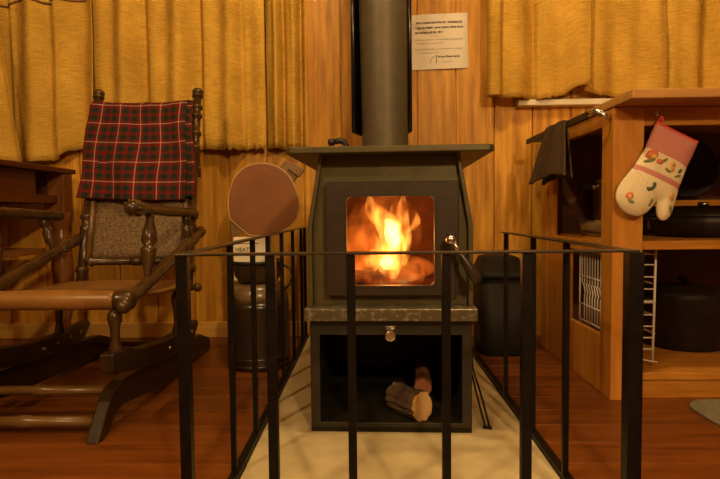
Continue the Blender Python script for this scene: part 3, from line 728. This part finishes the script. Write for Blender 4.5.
# plaid blanket over the chair back
bl = thing('tartan_blanket', 'red and green tartan blanket folded over the rocking chair back', 'blanket', (-.92, 2.2, .65))
def bpt(u, s, off, x0t, x1t, x0b, x1b, zt_=1.052, drop=.390, seed=0):
    """s 0..1 front drop from bottom to top, 1..1.08 over the rail, then down behind"""
    if s <= 1:
        z = zt_ - drop * (1 - s); t = 1 - s
        yb = pz('L', z).y
        wav = .011 * sin(9 * u + 2.2 * s + seed) * (.25 + t) + .005 * sin(21 * u + 1.3 + 3 * s) + .004 * noise.noise(Vector((u * 7, s * 6, seed)))
        x0 = x0t + (x0b - x0t) * t; x1 = x1t + (x1b - x1t) * t
        sag = -.010 * sin(pi * u) * (1 - .5 * t) + .012 * (u - .5) * -t
        return (x0 + (x1 - x0) * u + .004 * sin(8 * s + 5 * u), yb - .034 - off - .010 * t + wav, z + sag)
    a = (s - 1) / .08
    if a <= 1:
        p = bpt(u, 1, off, x0t, x1t, x0b, x1b, zt_, drop, seed); yb = pz('L', 1.06).y; y1 = yb + .030 + off
        return (p[0], p[1] + (y1 - p[1]) * a, p[2] + .016 * sin(pi * a))
    t = (s - 1.08)
    p = bpt(u, 1, off, x0t, x1t, x0b, x1b, zt_, drop, seed); z = p[2] - t * .36
    return (p[0], pz('L', 1.06).y + .030 + off + .03 * t, z)
bm = B(); grid(bm, lambda u, v: bpt(u, v * 1.9, .006, -1.130, -.735, -1.120, -.697), 60, 80, lambda u, v: (u * 4.9 + .42, v * 1.9 * 4.9 + .16))
obj('outer_fold', bm, 'tartan', bl, smooth=True, solid=.004)
bm = B(); grid(bm, lambda u, v: bpt(u, v * 1.9, -.004, -1.135, -.715, -1.10, -.663, drop=.380, seed=1), 40, 60, lambda u, v: (u * 4.9 + .6, v * 1.9 * 4.9 + .3))
obj('inner_fold', bm, 'tartan', bl, smooth=True, solid=.004)

# ------------------------------------------------------------------ kitchen cabinet at right
cb = thing('kitchen_cabinet', 'open pine kitchen cabinet with shelves at the right', 'cabinet', (1.25, 1.9, 0))
obj('post', box(B(), .752, .846, 1.715, 1.80, 0, .9145), 'cab', cb, bevel=.003)
obj('post', box(B(), .752, .80, 2.34, 2.42, 0, .9145), 'cab', cb, bevel=.003)
obj('stile', box(B(), .756, .775, 2.10, 2.34, 0, .456), 'cab', cb, bevel=.002)
obj('stile', box(B(), .756, .775, 2.285, 2.34, .498, .866), 'cab', cb, bevel=.002)
obj('side_rail', box(B(), .756, .78, 1.80, 2.34, .866, .9145), 'cab', cb, bevel=.002)
obj('side_rail', box(B(), .756, .78, 1.80, 2.34, .456, .498), 'cab', cb, bevel=.002)
obj('side_panel', box(B(), .757, .775, 1.80, 2.10, 0, .188), 'cab', cb, bevel=.002)
obj('front_rail', box(B(), .846, 1.72, 1.722, 1.75, .858, .9145), 'cabx', cb, bevel=.002)
obj('shelf', box(B(), .80, 1.72, 1.722, 2.34, .474, .502), 'cabx', cb, bevel=.003)
obj('shelf', box(B(), .80, 1.72, 1.728, 2.34, .060, .084), 'cabx', cb, bevel=.003)
obj('plinth', box(B(), .846, 1.72, 1.738, 1.755, 0, .060), 'cabx', cb, bevel=.002)
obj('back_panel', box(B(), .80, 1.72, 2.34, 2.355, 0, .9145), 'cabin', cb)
obj('batten', box(B(), 1.115, 1.72, 2.215, 2.34, .612, .636), 'cabx', cb, bevel=.003)
tag(obj('worktop', box(B(), .748, 1.75, 1.588, 2.575, .9155, .942), 'top', bevel=.003), 'brown edged wooden worktop on the pine cabinet', 'worktop')

# towel rail and towel
tr = thing('towel_rail', 'dark flat towel rail on a bright bracket along the cabinet side', 'towel rail', (.72, 1.75, .89))
bm = B(); tube(bm, [(.7515, 1.735, .893), (.735, 1.727, .894), (.712, 1.73, .899), (.701, 1.76, .902), (.699, 1.80, .904)], .004, 8)
for v in bm.verts:
    v.co.z = .897 + (v.co.z - .897) * 2.6
obj('bracket', bm, 'nickel', tr, smooth=True, label='bright metal bracket')
bm = B(); turned(bm, (.7505, 1.742, .895), (.744, 1.735, .895), [(0, .005), (1, .005)], 10); obj('screw', bm, 'steel', tr)
obj('bar', box(B(), .694, .702, 1.785, 2.46, .892, .914), 'blackiron', tr, bevel=.002)
obj('bracket', box(B(), .694, .7515, 2.375, 2.385, .892, .912), 'blackiron', tr, bevel=.002)
tw = thing('hand_towel', 'dark brown hand towel hanging on the rail beside the cabinet', 'towel', (.70, 2.15, .72))
def tow(u, v):
    s = v * 2
    def side(t, sg_, zb):                                           # t 0 bottom ..1 top
        y0 = 1.965 + (.035 if sg_ > 0 else 0) - (0.02 * (1 - t)); y1 = 2.17 + .20 * (1 - t)
        if sg_ > 0: y1 -= .05
        yv = y0 + (y1 - y0) * u
        z = zb + (.918 - zb) * t
        x = .698 + sg_ * (.009 + .010 * (1 - t)) + .007 * sin(14 * u + 1) * (1 - t * .6)
        return (x, yv, z + .010 * sin(5 * u) * (1 - t))
    if s <= 1: return side(min(s / .97, 1), -1, .722)
    return side(min((2 - s) / .97, 1), 1, .715)
bm = B(); grid(bm, tow, 30, 60); obj('cloth', bm, 'towel', tw, smooth=True, solid=.006)

# hook and oven mitt
hk = thing('mitt_hook', 'small metal hook on the front cabinet rail holding the mitt', 'hook', (.885, 1.72, .89))
bm = B(); turned(bm, (.884, 1.7215, .893), (.884, 1.717, .893), [(0, .008), (1, .007)], 12); obj('plate', bm, 'nickel', hk)
bm = B(); tube(bm, [(.884, 1.718, .893), (.884, 1.702, .891), (.884, 1.692, .883), (.884, 1.690, .874), (.884, 1.696, .868), (.884, 1.702, .873)], .0028, 8); obj('hook_wire', bm, 'nickel', hk, smooth=True)
mt = thing('oven_mitt', 'cream floral oven mitt with pink cuff hanging from the cabinet', 'oven mitt', (.87, 1.69, .56))
mo = [(.865, .864), (.991, .802), (.971, .765), (.950, .707), (.927, .645), (.919, .607), (.910, .578), (.891, .563), (.873, .574), (.868, .602), (.871, .632), (.853, .606), (.836, .588), (.812, .578), (.781, .586), (.757, .606), (.744, .639), (.755, .675), (.788, .716), (.822, .758), (.845, .81)]
ax = Vector((-.10, -.215)).normalized(); pr = Vector((.126, -.062)).normalized()      # cuff-to-tip direction, across direction
CUTS = {'top': ((.865, .870), (.991, .808)), 'bind': ((.862, .857), (.989, .795)), 'L1': ((.836, .786), (.953, .725)), 'L2': ((.811, .733), (.929, .677)), 'L3': ((.806, .719), (.922, .662)), 'end': ((.7, .3), (.8, .25))}
def cutpoly(p, lo, hi):
    """the slice of polygon p between two cut lines across the mitt (towards the finger tips)"""
    for nm, sgn in ((lo, 1), (hi, -1)):
        q0, q1 = map(Vector, CUTS[nm]); e_ = (q1 - q0).normalized(); nrm = Vector((e_.y, -e_.x))
        dist = lambda a: (Vector(a) - q0).dot(nrm) * sgn
        out = []
        for i in range(len(p)):
            a, b = p[i], p[(i + 1) % len(p)]; da, db = dist(a), dist(b)
            if da >= 0: out.append(a)
            if da * db < 0:
                t = da / (da - db); out.append((a[0] + (b[0] - a[0]) * t, a[1] + (b[1] - a[1]) * t))
        p = out
    return p
def smo(p):                                                           # round the fingers, keep the cuff corners
    q = []; n = len(p)
    for i in range(n):
        a, b = p[i], p[(i + 1) % n]
        if i == 0: q += [a]; continue
        if i == 1: q.append(a); q.append((a[0] * .3 + b[0] * .7, a[1] * .3 + b[1] * .7)); continue
        q += [(a[0] * .75 + b[0] * .25, a[1] * .75 + b[1] * .25), (a[0] * .25 + b[0] * .75, a[1] * .25 + b[1] * .75)]
    return q
mo2 = smo(smo(mo))
def inside(p, poly):
    c = False; j = len(poly) - 1
    for i in range(len(poly)):
        if (poly[i][1] > p[1]) != (poly[j][1] > p[1]) and p[0] < (poly[j][0] - poly[i][0]) * (p[1] - poly[i][1]) / (poly[j][1] - poly[i][1]) + poly[i][0]: c = not c
        j = i
    return c
def edist(p, poly):
    P = Vector(p); best = 9
    for i in range(len(poly)):
        a, b = Vector(poly[i]), Vector(poly[(i + 1) % len(poly)]); d = b - a
        t = max(0, min(1, (P - a).dot(d) / max(d.length_squared, 1e-9))); best = min(best, (P - a - d * t).length)
    return best
MY = 1.684
def puff(p): return .004 + .020 * (1 - math.exp(-edist(p, mo2) / .018))
def padded(poly, mat, name, parent, extra=0, label=None):
    """front and back skins over an outline, domed by distance from the mitt's edge"""
    bm = B()
    vs = [bm.verts.new((a, 0, b)) for a, b in poly]; bm.faces.new(vs)
    bmesh.ops.triangulate(bm, faces=bm.faces[:])
    for _ in range(5):
        bmesh.ops.subdivide_edges(bm, edges=[e for e in bm.edges if e.calc_length() > .006], cuts=1)
        bmesh.ops.triangulate(bm, faces=bm.faces[:])
    fr = [(v, v.co.copy()) for v in bm.verts]
    for f in bm.faces: f.normal_update()
    geo = bmesh.ops.duplicate(bm, geom=bm.verts[:] + bm.edges[:] + bm.faces[:])
    back = [g for g in geo['geom'] if isinstance(g, bmesh.types.BMVert)]
    for v, c in fr: v.co.y = MY - puff((c.x, c.z)) - extra
    for v in back: v.co.y = MY + puff((v.co.x, v.co.z)) * .6 + extra
    be = [e for e in bm.edges if e.is_boundary]
    bmesh.ops.bridge_loops(bm, edges=be)
    return obj(name, bm, mat, parent, smooth=True, label=label)
padded(cutpoly(mo2, 'L3', 'end'), 'mitt', 'hand', mt)
padded(cutpoly(mo2, 'bind', 'L1'), 'pink', 'cuff', mt, label='pink striped cuff')
padded(cutpoly(mo2, 'L1', 'L2'), 'mitt', 'floral_band', mt)
padded(cutpoly(mo2, 'L2', 'L3'), 'pink', 'pink_band', mt)
padded(cutpoly(mo2, 'top', 'bind'), 'redtrim', 'binding', mt, .0015, label='red bound cuff edge')
bm = B(); tube(bm, [(.869, MY, .858), (.876, MY, .872), (.882, 1.69, .879), (.887, 1.692, .878), (.884, MY, .866), (.876, MY + .004, .854)], .0032, 8); obj('hanging_loop', bm, 'redtrim', mt, smooth=True)
def print_at(x, z, shapes):
    for mat, dx, dz, a, b, rot, nm in shapes:
        dx, dz, a, b = dx * 1.25, dz * 1.25, a * 1.35, b * 1.35
        bm = B(); n = 14; pts = []
        for k in range(n):
            t = 2 * pi * k / n; px = a * cos(t) * (1 + .15 * sin(5 * t)); pz_ = b * sin(t)
            pts.append((x + dx + px * cos(rot) - pz_ * sin(rot), z + dz + px * sin(rot) + pz_ * cos(rot)))
        y0 = MY - puff((x + dx, z + dz)) - .0005
        f0 = [bm.verts.new((p[0], min(MY - puff(p) - .0012, y0 + .002), p[1])) for p in pts]
        f1 = [bm.verts.new((v.co.x, v.co.y + .0025, v.co.z)) for v in f0]
        cvert = bm.verts.new((x + dx, y0 - .0006, z + dz))
        for k in range(n):
            bm.faces.new((f0[k], f0[(k + 1) % n], cvert)); bm.faces.new((f0[k], f0[(k + 1) % n], f1[(k + 1) % n], f1[k]))
        obj(nm, bm, mat, mt, smooth=True)
print_at(.846, .764, [('leafgreen', -.006, -.014, .012, .004, .2, 'printed_leaf'), ('flowerred', 0, 0, .013, .011, .4, 'printed_flower'), ('floweryellow', .004, -.005, .006, .005, 0, 'printed_flower')])
print_at(.866, .742, [('flowerred', 0, 0, .008, .006, -.5, 'printed_flower'), ('leafgreen', .012, .003, .007, .003, .6, 'printed_leaf')])
print_at(.904, .726, [('floweryellow', 0, 0, .006, .012, -.2, 'printed_flower'), ('flowerred', .002, .006, .005, .005, 0, 'printed_flower'), ('leafgreen', -.012, -.008, .008, .003, -.7, 'printed_leaf')])
print_at(.929, .713, [('leafdark', 0, 0, .006, .004, .8, 'printed_leaf'), ('leafgreen', -.006, -.012, .008, .003, .2, 'printed_leaf')])
print_at(.779, .642, [('flowerred', 0, 0, .008, .008, .4, 'printed_flower'), ('floweryellow', .001, -.003, .004, .005, 0, 'printed_flower'), ('leafgreen', .003, -.013, .008, .0035, -.5, 'printed_leaf')])
print_at(.845, .664, [('leafdark', 0, 0, .008, .004, .5, 'printed_leaf'), ('leafdark', -.008, -.002, .006, .004, -.5, 'printed_leaf'), ('leafdark', .005, .008, .004, .006, 0, 'printed_leaf')])
print_at(.905, .638, [('floweryellow', 0, 0, .007, .008, 0, 'printed_flower'), ('flowerred', .002, -.006, .004, .004, 0, 'printed_flower')])
print_at(.905, .600, [('leafgreen', 0, 0, .004, .009, .3, 'printed_leaf')])
print_at(.845, .622, [('leafgreen', 0, 0, .004, .010, -.4, 'printed_leaf')])

# pans
fp = thing('frying_pan', 'big black frying pan leaning at the back of the upper cabinet space', 'pan', (1.25, 2.27, .64))
def disc(bm, c, nrm, prof, n=40):
    c, nrm = Vector(c), Vector(nrm).normalized(); u, v = frame(nrm)
    rings = [[bm.verts.new(c + nrm * h_ + (u * cos(2 * pi * k / n) + v * sin(2 * pi * k / n)) * max(r, 1e-4)) for k in range(n)] for r, h_ in prof]
    for a, b in zip(rings, rings[1:]):
        for k in range(n): bm.faces.new((a[k], a[(k + 1) % n], b[(k + 1) % n], b[k]))
    bm.faces.new(rings[0][::-1]); bm.faces.new(rings[-1]); return bm
bm = B(); disc(bm, (1.27, 2.26, .768), (0, -1, .25), [(.0, -.018), (.10, -.018), (.128, .022), (.131, .022), (.126, .028), (.103, -.010), (0, -.010)]); obj('pan_body', bm, 'blackiron', fp, smooth=True)
bm = B(); turned(bm, (1.40, 2.245, .79), (1.56, 2.235, .83), [(0, .010), (.3, .009), (1, .013)], 12); obj('handle', bm, 'blackiron', fp, smooth=True)
cs = thing('casserole', 'wide black casserole with lid on the middle cabinet shelf', 'pot', (1.20, 2.0, .502))
bm = B(); lathe(bm, 1.20, 2.0, [(.13, .503), (.155, .508), (.172, .55), (.174, .575), (.168, .575), (.165, .55), (.14, .512), (.0, .511)], 40); obj('pot_body', bm, 'blackiron', cs, smooth=True)
bm = B(); lathe(bm, 1.20, 2.0, [(.178, .575), (.178, .58), (.15, .592), (.08, .60), (.0, .602)], 40); ld = obj('lid', bm, 'blackiron', cs, smooth=True)
bm = B(); turned(bm, (1.20, 2.0, .600), (1.20, 2.0, .625), [(0, .008), (.4, .009), (.5, .018), (.9, .018), (1, .010)], 16); obj('lid_knob', bm, 'steel', ld, smooth=True)
bm = B(); tube(bm, [(1.03, 1.97, .565), (1.0, 1.97, .568), (.995, 2.0, .568), (1.0, 2.03, .568), (1.03, 2.03, .565)], .006, 8); obj('side_handle', bm, 'blackiron', cs, smooth=True)
sp = thing('stock_pot', 'large black stock pot on the bottom shelf of the cabinet', 'pot', (1.19, 2.02, .084))
bm = B(); lathe(bm, 1.19, 2.10, [(.125, .085), (.138, .09), (.14, .275), (.145, .28), (.137, .28), (.132, .10), (0, .10)], 40); obj('pot_body', bm, 'blackiron', sp, smooth=True)
bm = B(); lathe(bm, 1.19, 2.10, [(.146, .281), (.146, .286), (.11, .305), (.05, .315), (0, .316)], 40); ld = obj('lid', bm, 'blackiron', sp, smooth=True)
bm = B(); turned(bm, (1.19, 2.10, .314), (1.19, 2.10, .345), [(0, .008), (.4, .009), (.5, .02), (.9, .02), (1, .010)], 16); obj('lid_knob', bm, 'blackiron', ld, smooth=True)
bm = B(); tube(bm, [(1.055, 2.06, .262), (1.035, 2.06, .266), (1.03, 2.09, .266), (1.035, 2.12, .266), (1.055, 2.12, .262)], .006, 8); obj('side_handle', bm, 'blackiron', sp, smooth=True)
pn = thing('saucepan', 'tall steel saucepan with black tipped handle on the shelf at the cabinet side', 'pan', (1.0, 2.215, .502))
bm = B(); lathe(bm, 1.0, 2.215, [(.09, .503), (.098, .507), (.102, .715), (.105, .718), (.099, .718), (.095, .515), (0, .512)], 36); 
bmesh.ops.translate(bm, vec=(0, .0, 0), verts=bm.verts)
obj('pan_body', bm, 'steel', pn, smooth=True)
bm = B(); turned(bm, (.907, 2.172, .694), (.845, 2.135, .687), [(0, .013), (1, .010)], 12); obj('handle', bm, 'nickel', pn, smooth=True)
bm = B(); turned(bm, (.851, 2.138, .688), (.800, 2.110, .682), [(0, .012), (.2, .016), (.8, .016), (1, .010)], 14); obj('handle_tip', bm, 'blackiron', pn, smooth=True, label='black handle tip')
gd = thing('glass_dish', 'low clear glass dish on the middle shelf by the cabinet side', 'dish', (.90, 2.0, .502))
bm = B(); rrbox(bm, [(.808, .886, 1.84, 2.13, .503), (.802, .892, 1.83, 2.14, .56), (.806, .888, 1.834, 2.136, .56), (.814, .880, 1.845, 2.125, .508)], .025); obj('dish_body', bm, 'dishglass', gd, smooth=True)
bm = B(); bmesh.ops.create_uvsphere(bm, u_segments=20, v_segments=12, radius=1)
for v in bm.verts: v.co = Vector((.847 + v.co.x * .026, 2.06 + v.co.y * .034, .535 + v.co.z * .0255))
tag(obj('lemon', bm, 'soil', smooth=True), 'pale yellow lemon lying in the glass dish', 'lemon')

# white wire dish rack
dk2 = thing('dish_rack', 'white wire dish rack standing on the bottom shelf behind the post', 'dish rack', (.86, 1.95, .084))
X0, X1, Y0, Y1 = .795, .938, 1.815, 2.085
def wire(pts, r=.0026, nm='wire', n=6):
    bm = B(); tube(bm, pts, r, n); return obj(nm, bm, 'rackwire', dk2, smooth=True)
for k, z in enumerate((.14, .178, .216, .254, .295, .300, .340, .380, .420, .455)):
    wire([(X0, Y0, z), (X1, Y0, z - .002)], nm='rung')
wire([(X1, Y0, .468), (X1 - .006, Y0, .088)], .0042, 'upright')
wire([(X0, Y0, .468), (X0, Y0, .088)], .0035, 'upright')
wire([(X0, Y1, .46), (X0, Y1, .088)], .0035, 'upright'); wire([(X1, Y1, .46), (X1, Y1, .088)], .0035, 'upright')
for z in (.452, .355, .25, .19): wire([(X0, Y0, z), (X0, Y1, z)], .003, 'side_wire'); wire([(X1, Y0, z), (X1, Y1, z)], .003, 'side_wire')
for k in range(11):
    yv = Y0 + .015 + k * .0235
    wire([(X0, yv, .455), (X0, yv, .33), (X0 + .004, yv - .004, .325), (X0 + .004, yv - .022, .295), (X0, yv - .024, .285), (X0, yv - .024, .19)], .0024, 'prong')
wire([(X0, Y0, .12), (X1, Y0 - .02, .10)], .0026, 'rung')
# ------------------------------------------------------------------ mat
bm = B(); prism(bm, roundrect(.955, 1.75, 1.45, 1.702, .085, 8), 'z', .0005, .009); tag(obj('floor_mat', bm, 'mat', bevel=.003), 'grey green mat on the floor before the cabinet', 'mat')

# ------------------------------------------------------------------ lights
WARM = (1, .70, .34)
def lamp(name, loc, e, size=.12, col=WARM):
    l = bpy.data.lights.new(name, 'POINT'); l.energy = e; l.color = col; l.shadow_soft_size = size
    o = bpy.data.objects.new(name, l); C.objects.link(o); o.location = loc; return o
lamp('lamp_room', (-1.3, -.45, 2.15), 54, .04)
lamp('lamp_hearth', (.85, -1.65, 2.0), 112, .06)
lamp('lamp_kitchen', (1.2, 1.6, 2.3), 11, .05)
lamp('lamp_ceiling', (.0, 1.25, 2.36), 40, .06)
lamp('fire_light', (.07, 1.62, .52), 1.0, .05, (1, .33, .06))
w = bpy.data.worlds.new('world'); S.world = w; w.use_nodes = True
w.node_tree.nodes['Background'].inputs[0].default_value = (0, 0, 0, 1)
S.view_settings.view_transform = 'Standard'; S.view_settings.look = 'None'; S.view_settings.gamma = 1
S.view_settings.use_curve_mapping = False; S.view_settings.exposure = .5
